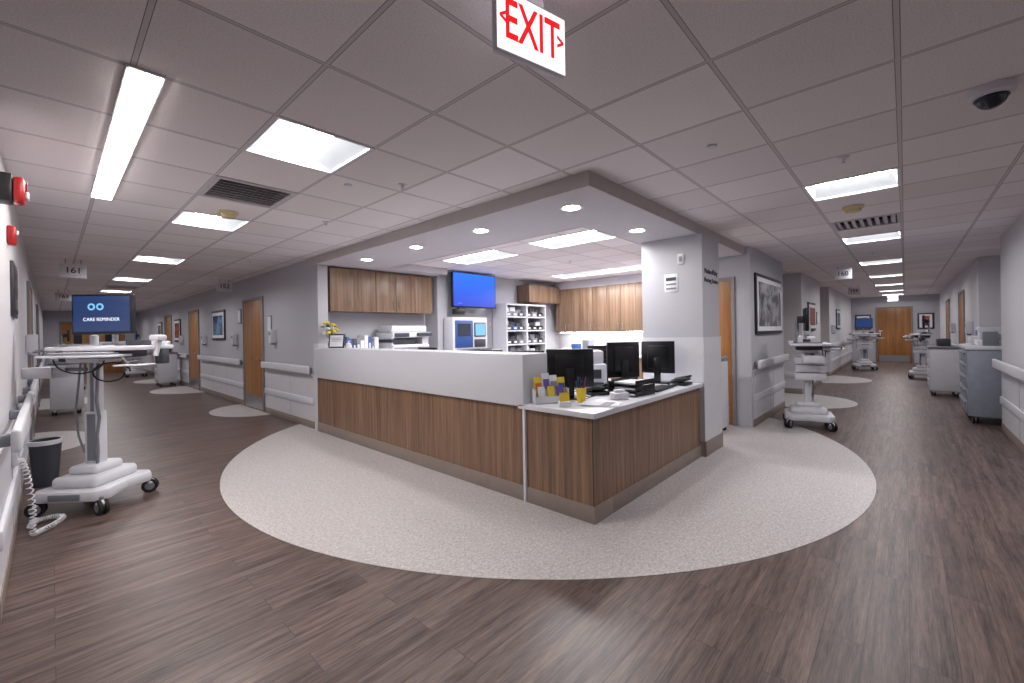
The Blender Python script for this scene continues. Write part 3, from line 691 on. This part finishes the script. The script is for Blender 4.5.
b.obj('supply_cart',(9.45,-.91,0),math.pi)
b=B(); b.box(-.3,.3,-.22,.22,.1,.95,m_plw,.02); b.box(-.32,.32,-.24,.24,.95,1.0,m_plg,.01)
for i in range(4): b.box(-.27,.27,-.232,-.22,.15+i*.2,.33+i*.2,m_wains,.005)
for x in (-.24,.24):
    for y in (-.16,.16): caster(b,x,y,.045)
b.box(-.2,.2,-.1,.1,1.0,1.15,m_dkg,.02); q=b.obj('linen_cart',(12.4,-.57,0),math.pi)
inst(q,'linen_cart',(.20,12.0,0),R90); inst(q,'linen_cart',(2.34,16.3,0),-R90); inst(q,'linen_cart',(.2,19.8,0),R90)

b=B(); b.lathe([(0,0.003),(.085,.003),(.112,.40),(.116,.44),(.108,.44),(.104,.40),(.08,.01),(0,.01)],m_dkg); b.lathe([(.105,.40),(.118,.405),(.12,.445),(.108,.447)],m_plw); b.obj('trash_can',(-.045,6.2,0))
b=B(); path=[Vector(p) for p in ((-.15,4.52,.60),(-.12,4.56,.45),(-.10,4.62,.2),(-.10,4.60,.05),(-.06,4.66,.028),(.02,4.78,.026),(.05,4.90,.026),(-.02,4.96,.026),(-.10,4.92,.026),(-.12,4.82,.026))]
def cr(P,t):
    i=min(int(t),len(P)-2); u=t-i; p0=P[max(i-1,0)];p1=P[i];p2=P[i+1];p3=P[min(i+2,len(P)-1)]
    return .5*((2*p1)+(p2-p0)*u+(2*p0-5*p1+4*p2-p3)*u*u+(3*p1-p0-3*p2+p3)*u**3)
pts=[];n=800
for i in range(n):
    t=i/(n-1)*(len(path)-1.001); c=cr(path,t); d=(cr(path,min(t+.01,len(path)-1.001))-c)
    d=d.normalized() if d.length>1e-6 else Vector((1,0,0)); a=d.cross(Vector((.1,.2,1))).normalized(); e=d.cross(a)
    w=i*2*math.pi/14; pts.append(c+(a*math.cos(w)+e*math.sin(w))*.016)
b.tube(pts,.0045,m_plw,5); b.obj('coiled_cord')
b=B(); b.box(0,.08,-.03,0,0,.12,m_plw,.006); b.obj('power_outlet',(XL+.01,4.48,.56),R90)

# ---------------------------------------------------------------- camera
h=1.42; ang=math.radians(42.7); th=0.0164
F=Vector((math.cos(ang),math.sin(ang),0)); Rv=Vector((math.sin(ang),-math.cos(ang),0)); U=Vector((0,0,1))
R2=Rv*math.cos(th)-U*math.sin(th); U2=U*math.cos(th)+Rv*math.sin(th)
cam=bpy.data.cameras.new('camera'); cam.sensor_width=36; cam.lens=426/1024*36; cam.shift_y=-9.1/1024; cam.clip_start=.05; cam.clip_end=100
co=bpy.data.objects.new('camera',cam); bpy.context.collection.objects.link(co)
mt=Matrix(((R2.x,U2.x,-F.x,0),(R2.y,U2.y,-F.y,0),(R2.z,U2.z,-F.z,h),(0,0,0,1))); co.matrix_world=mt
bpy.context.scene.camera=co
w=bpy.data.worlds.new('world'); bpy.context.scene.world=w; w.use_nodes=True; w.node_tree.nodes['Background'].inputs[0].default_value=(.5,.55,.7,1); w.node_tree.nodes['Background'].inputs[1].default_value=.1
bpy.context.scene.view_settings.view_transform='Standard'
bpy.context.scene.view_settings.exposure=0.28
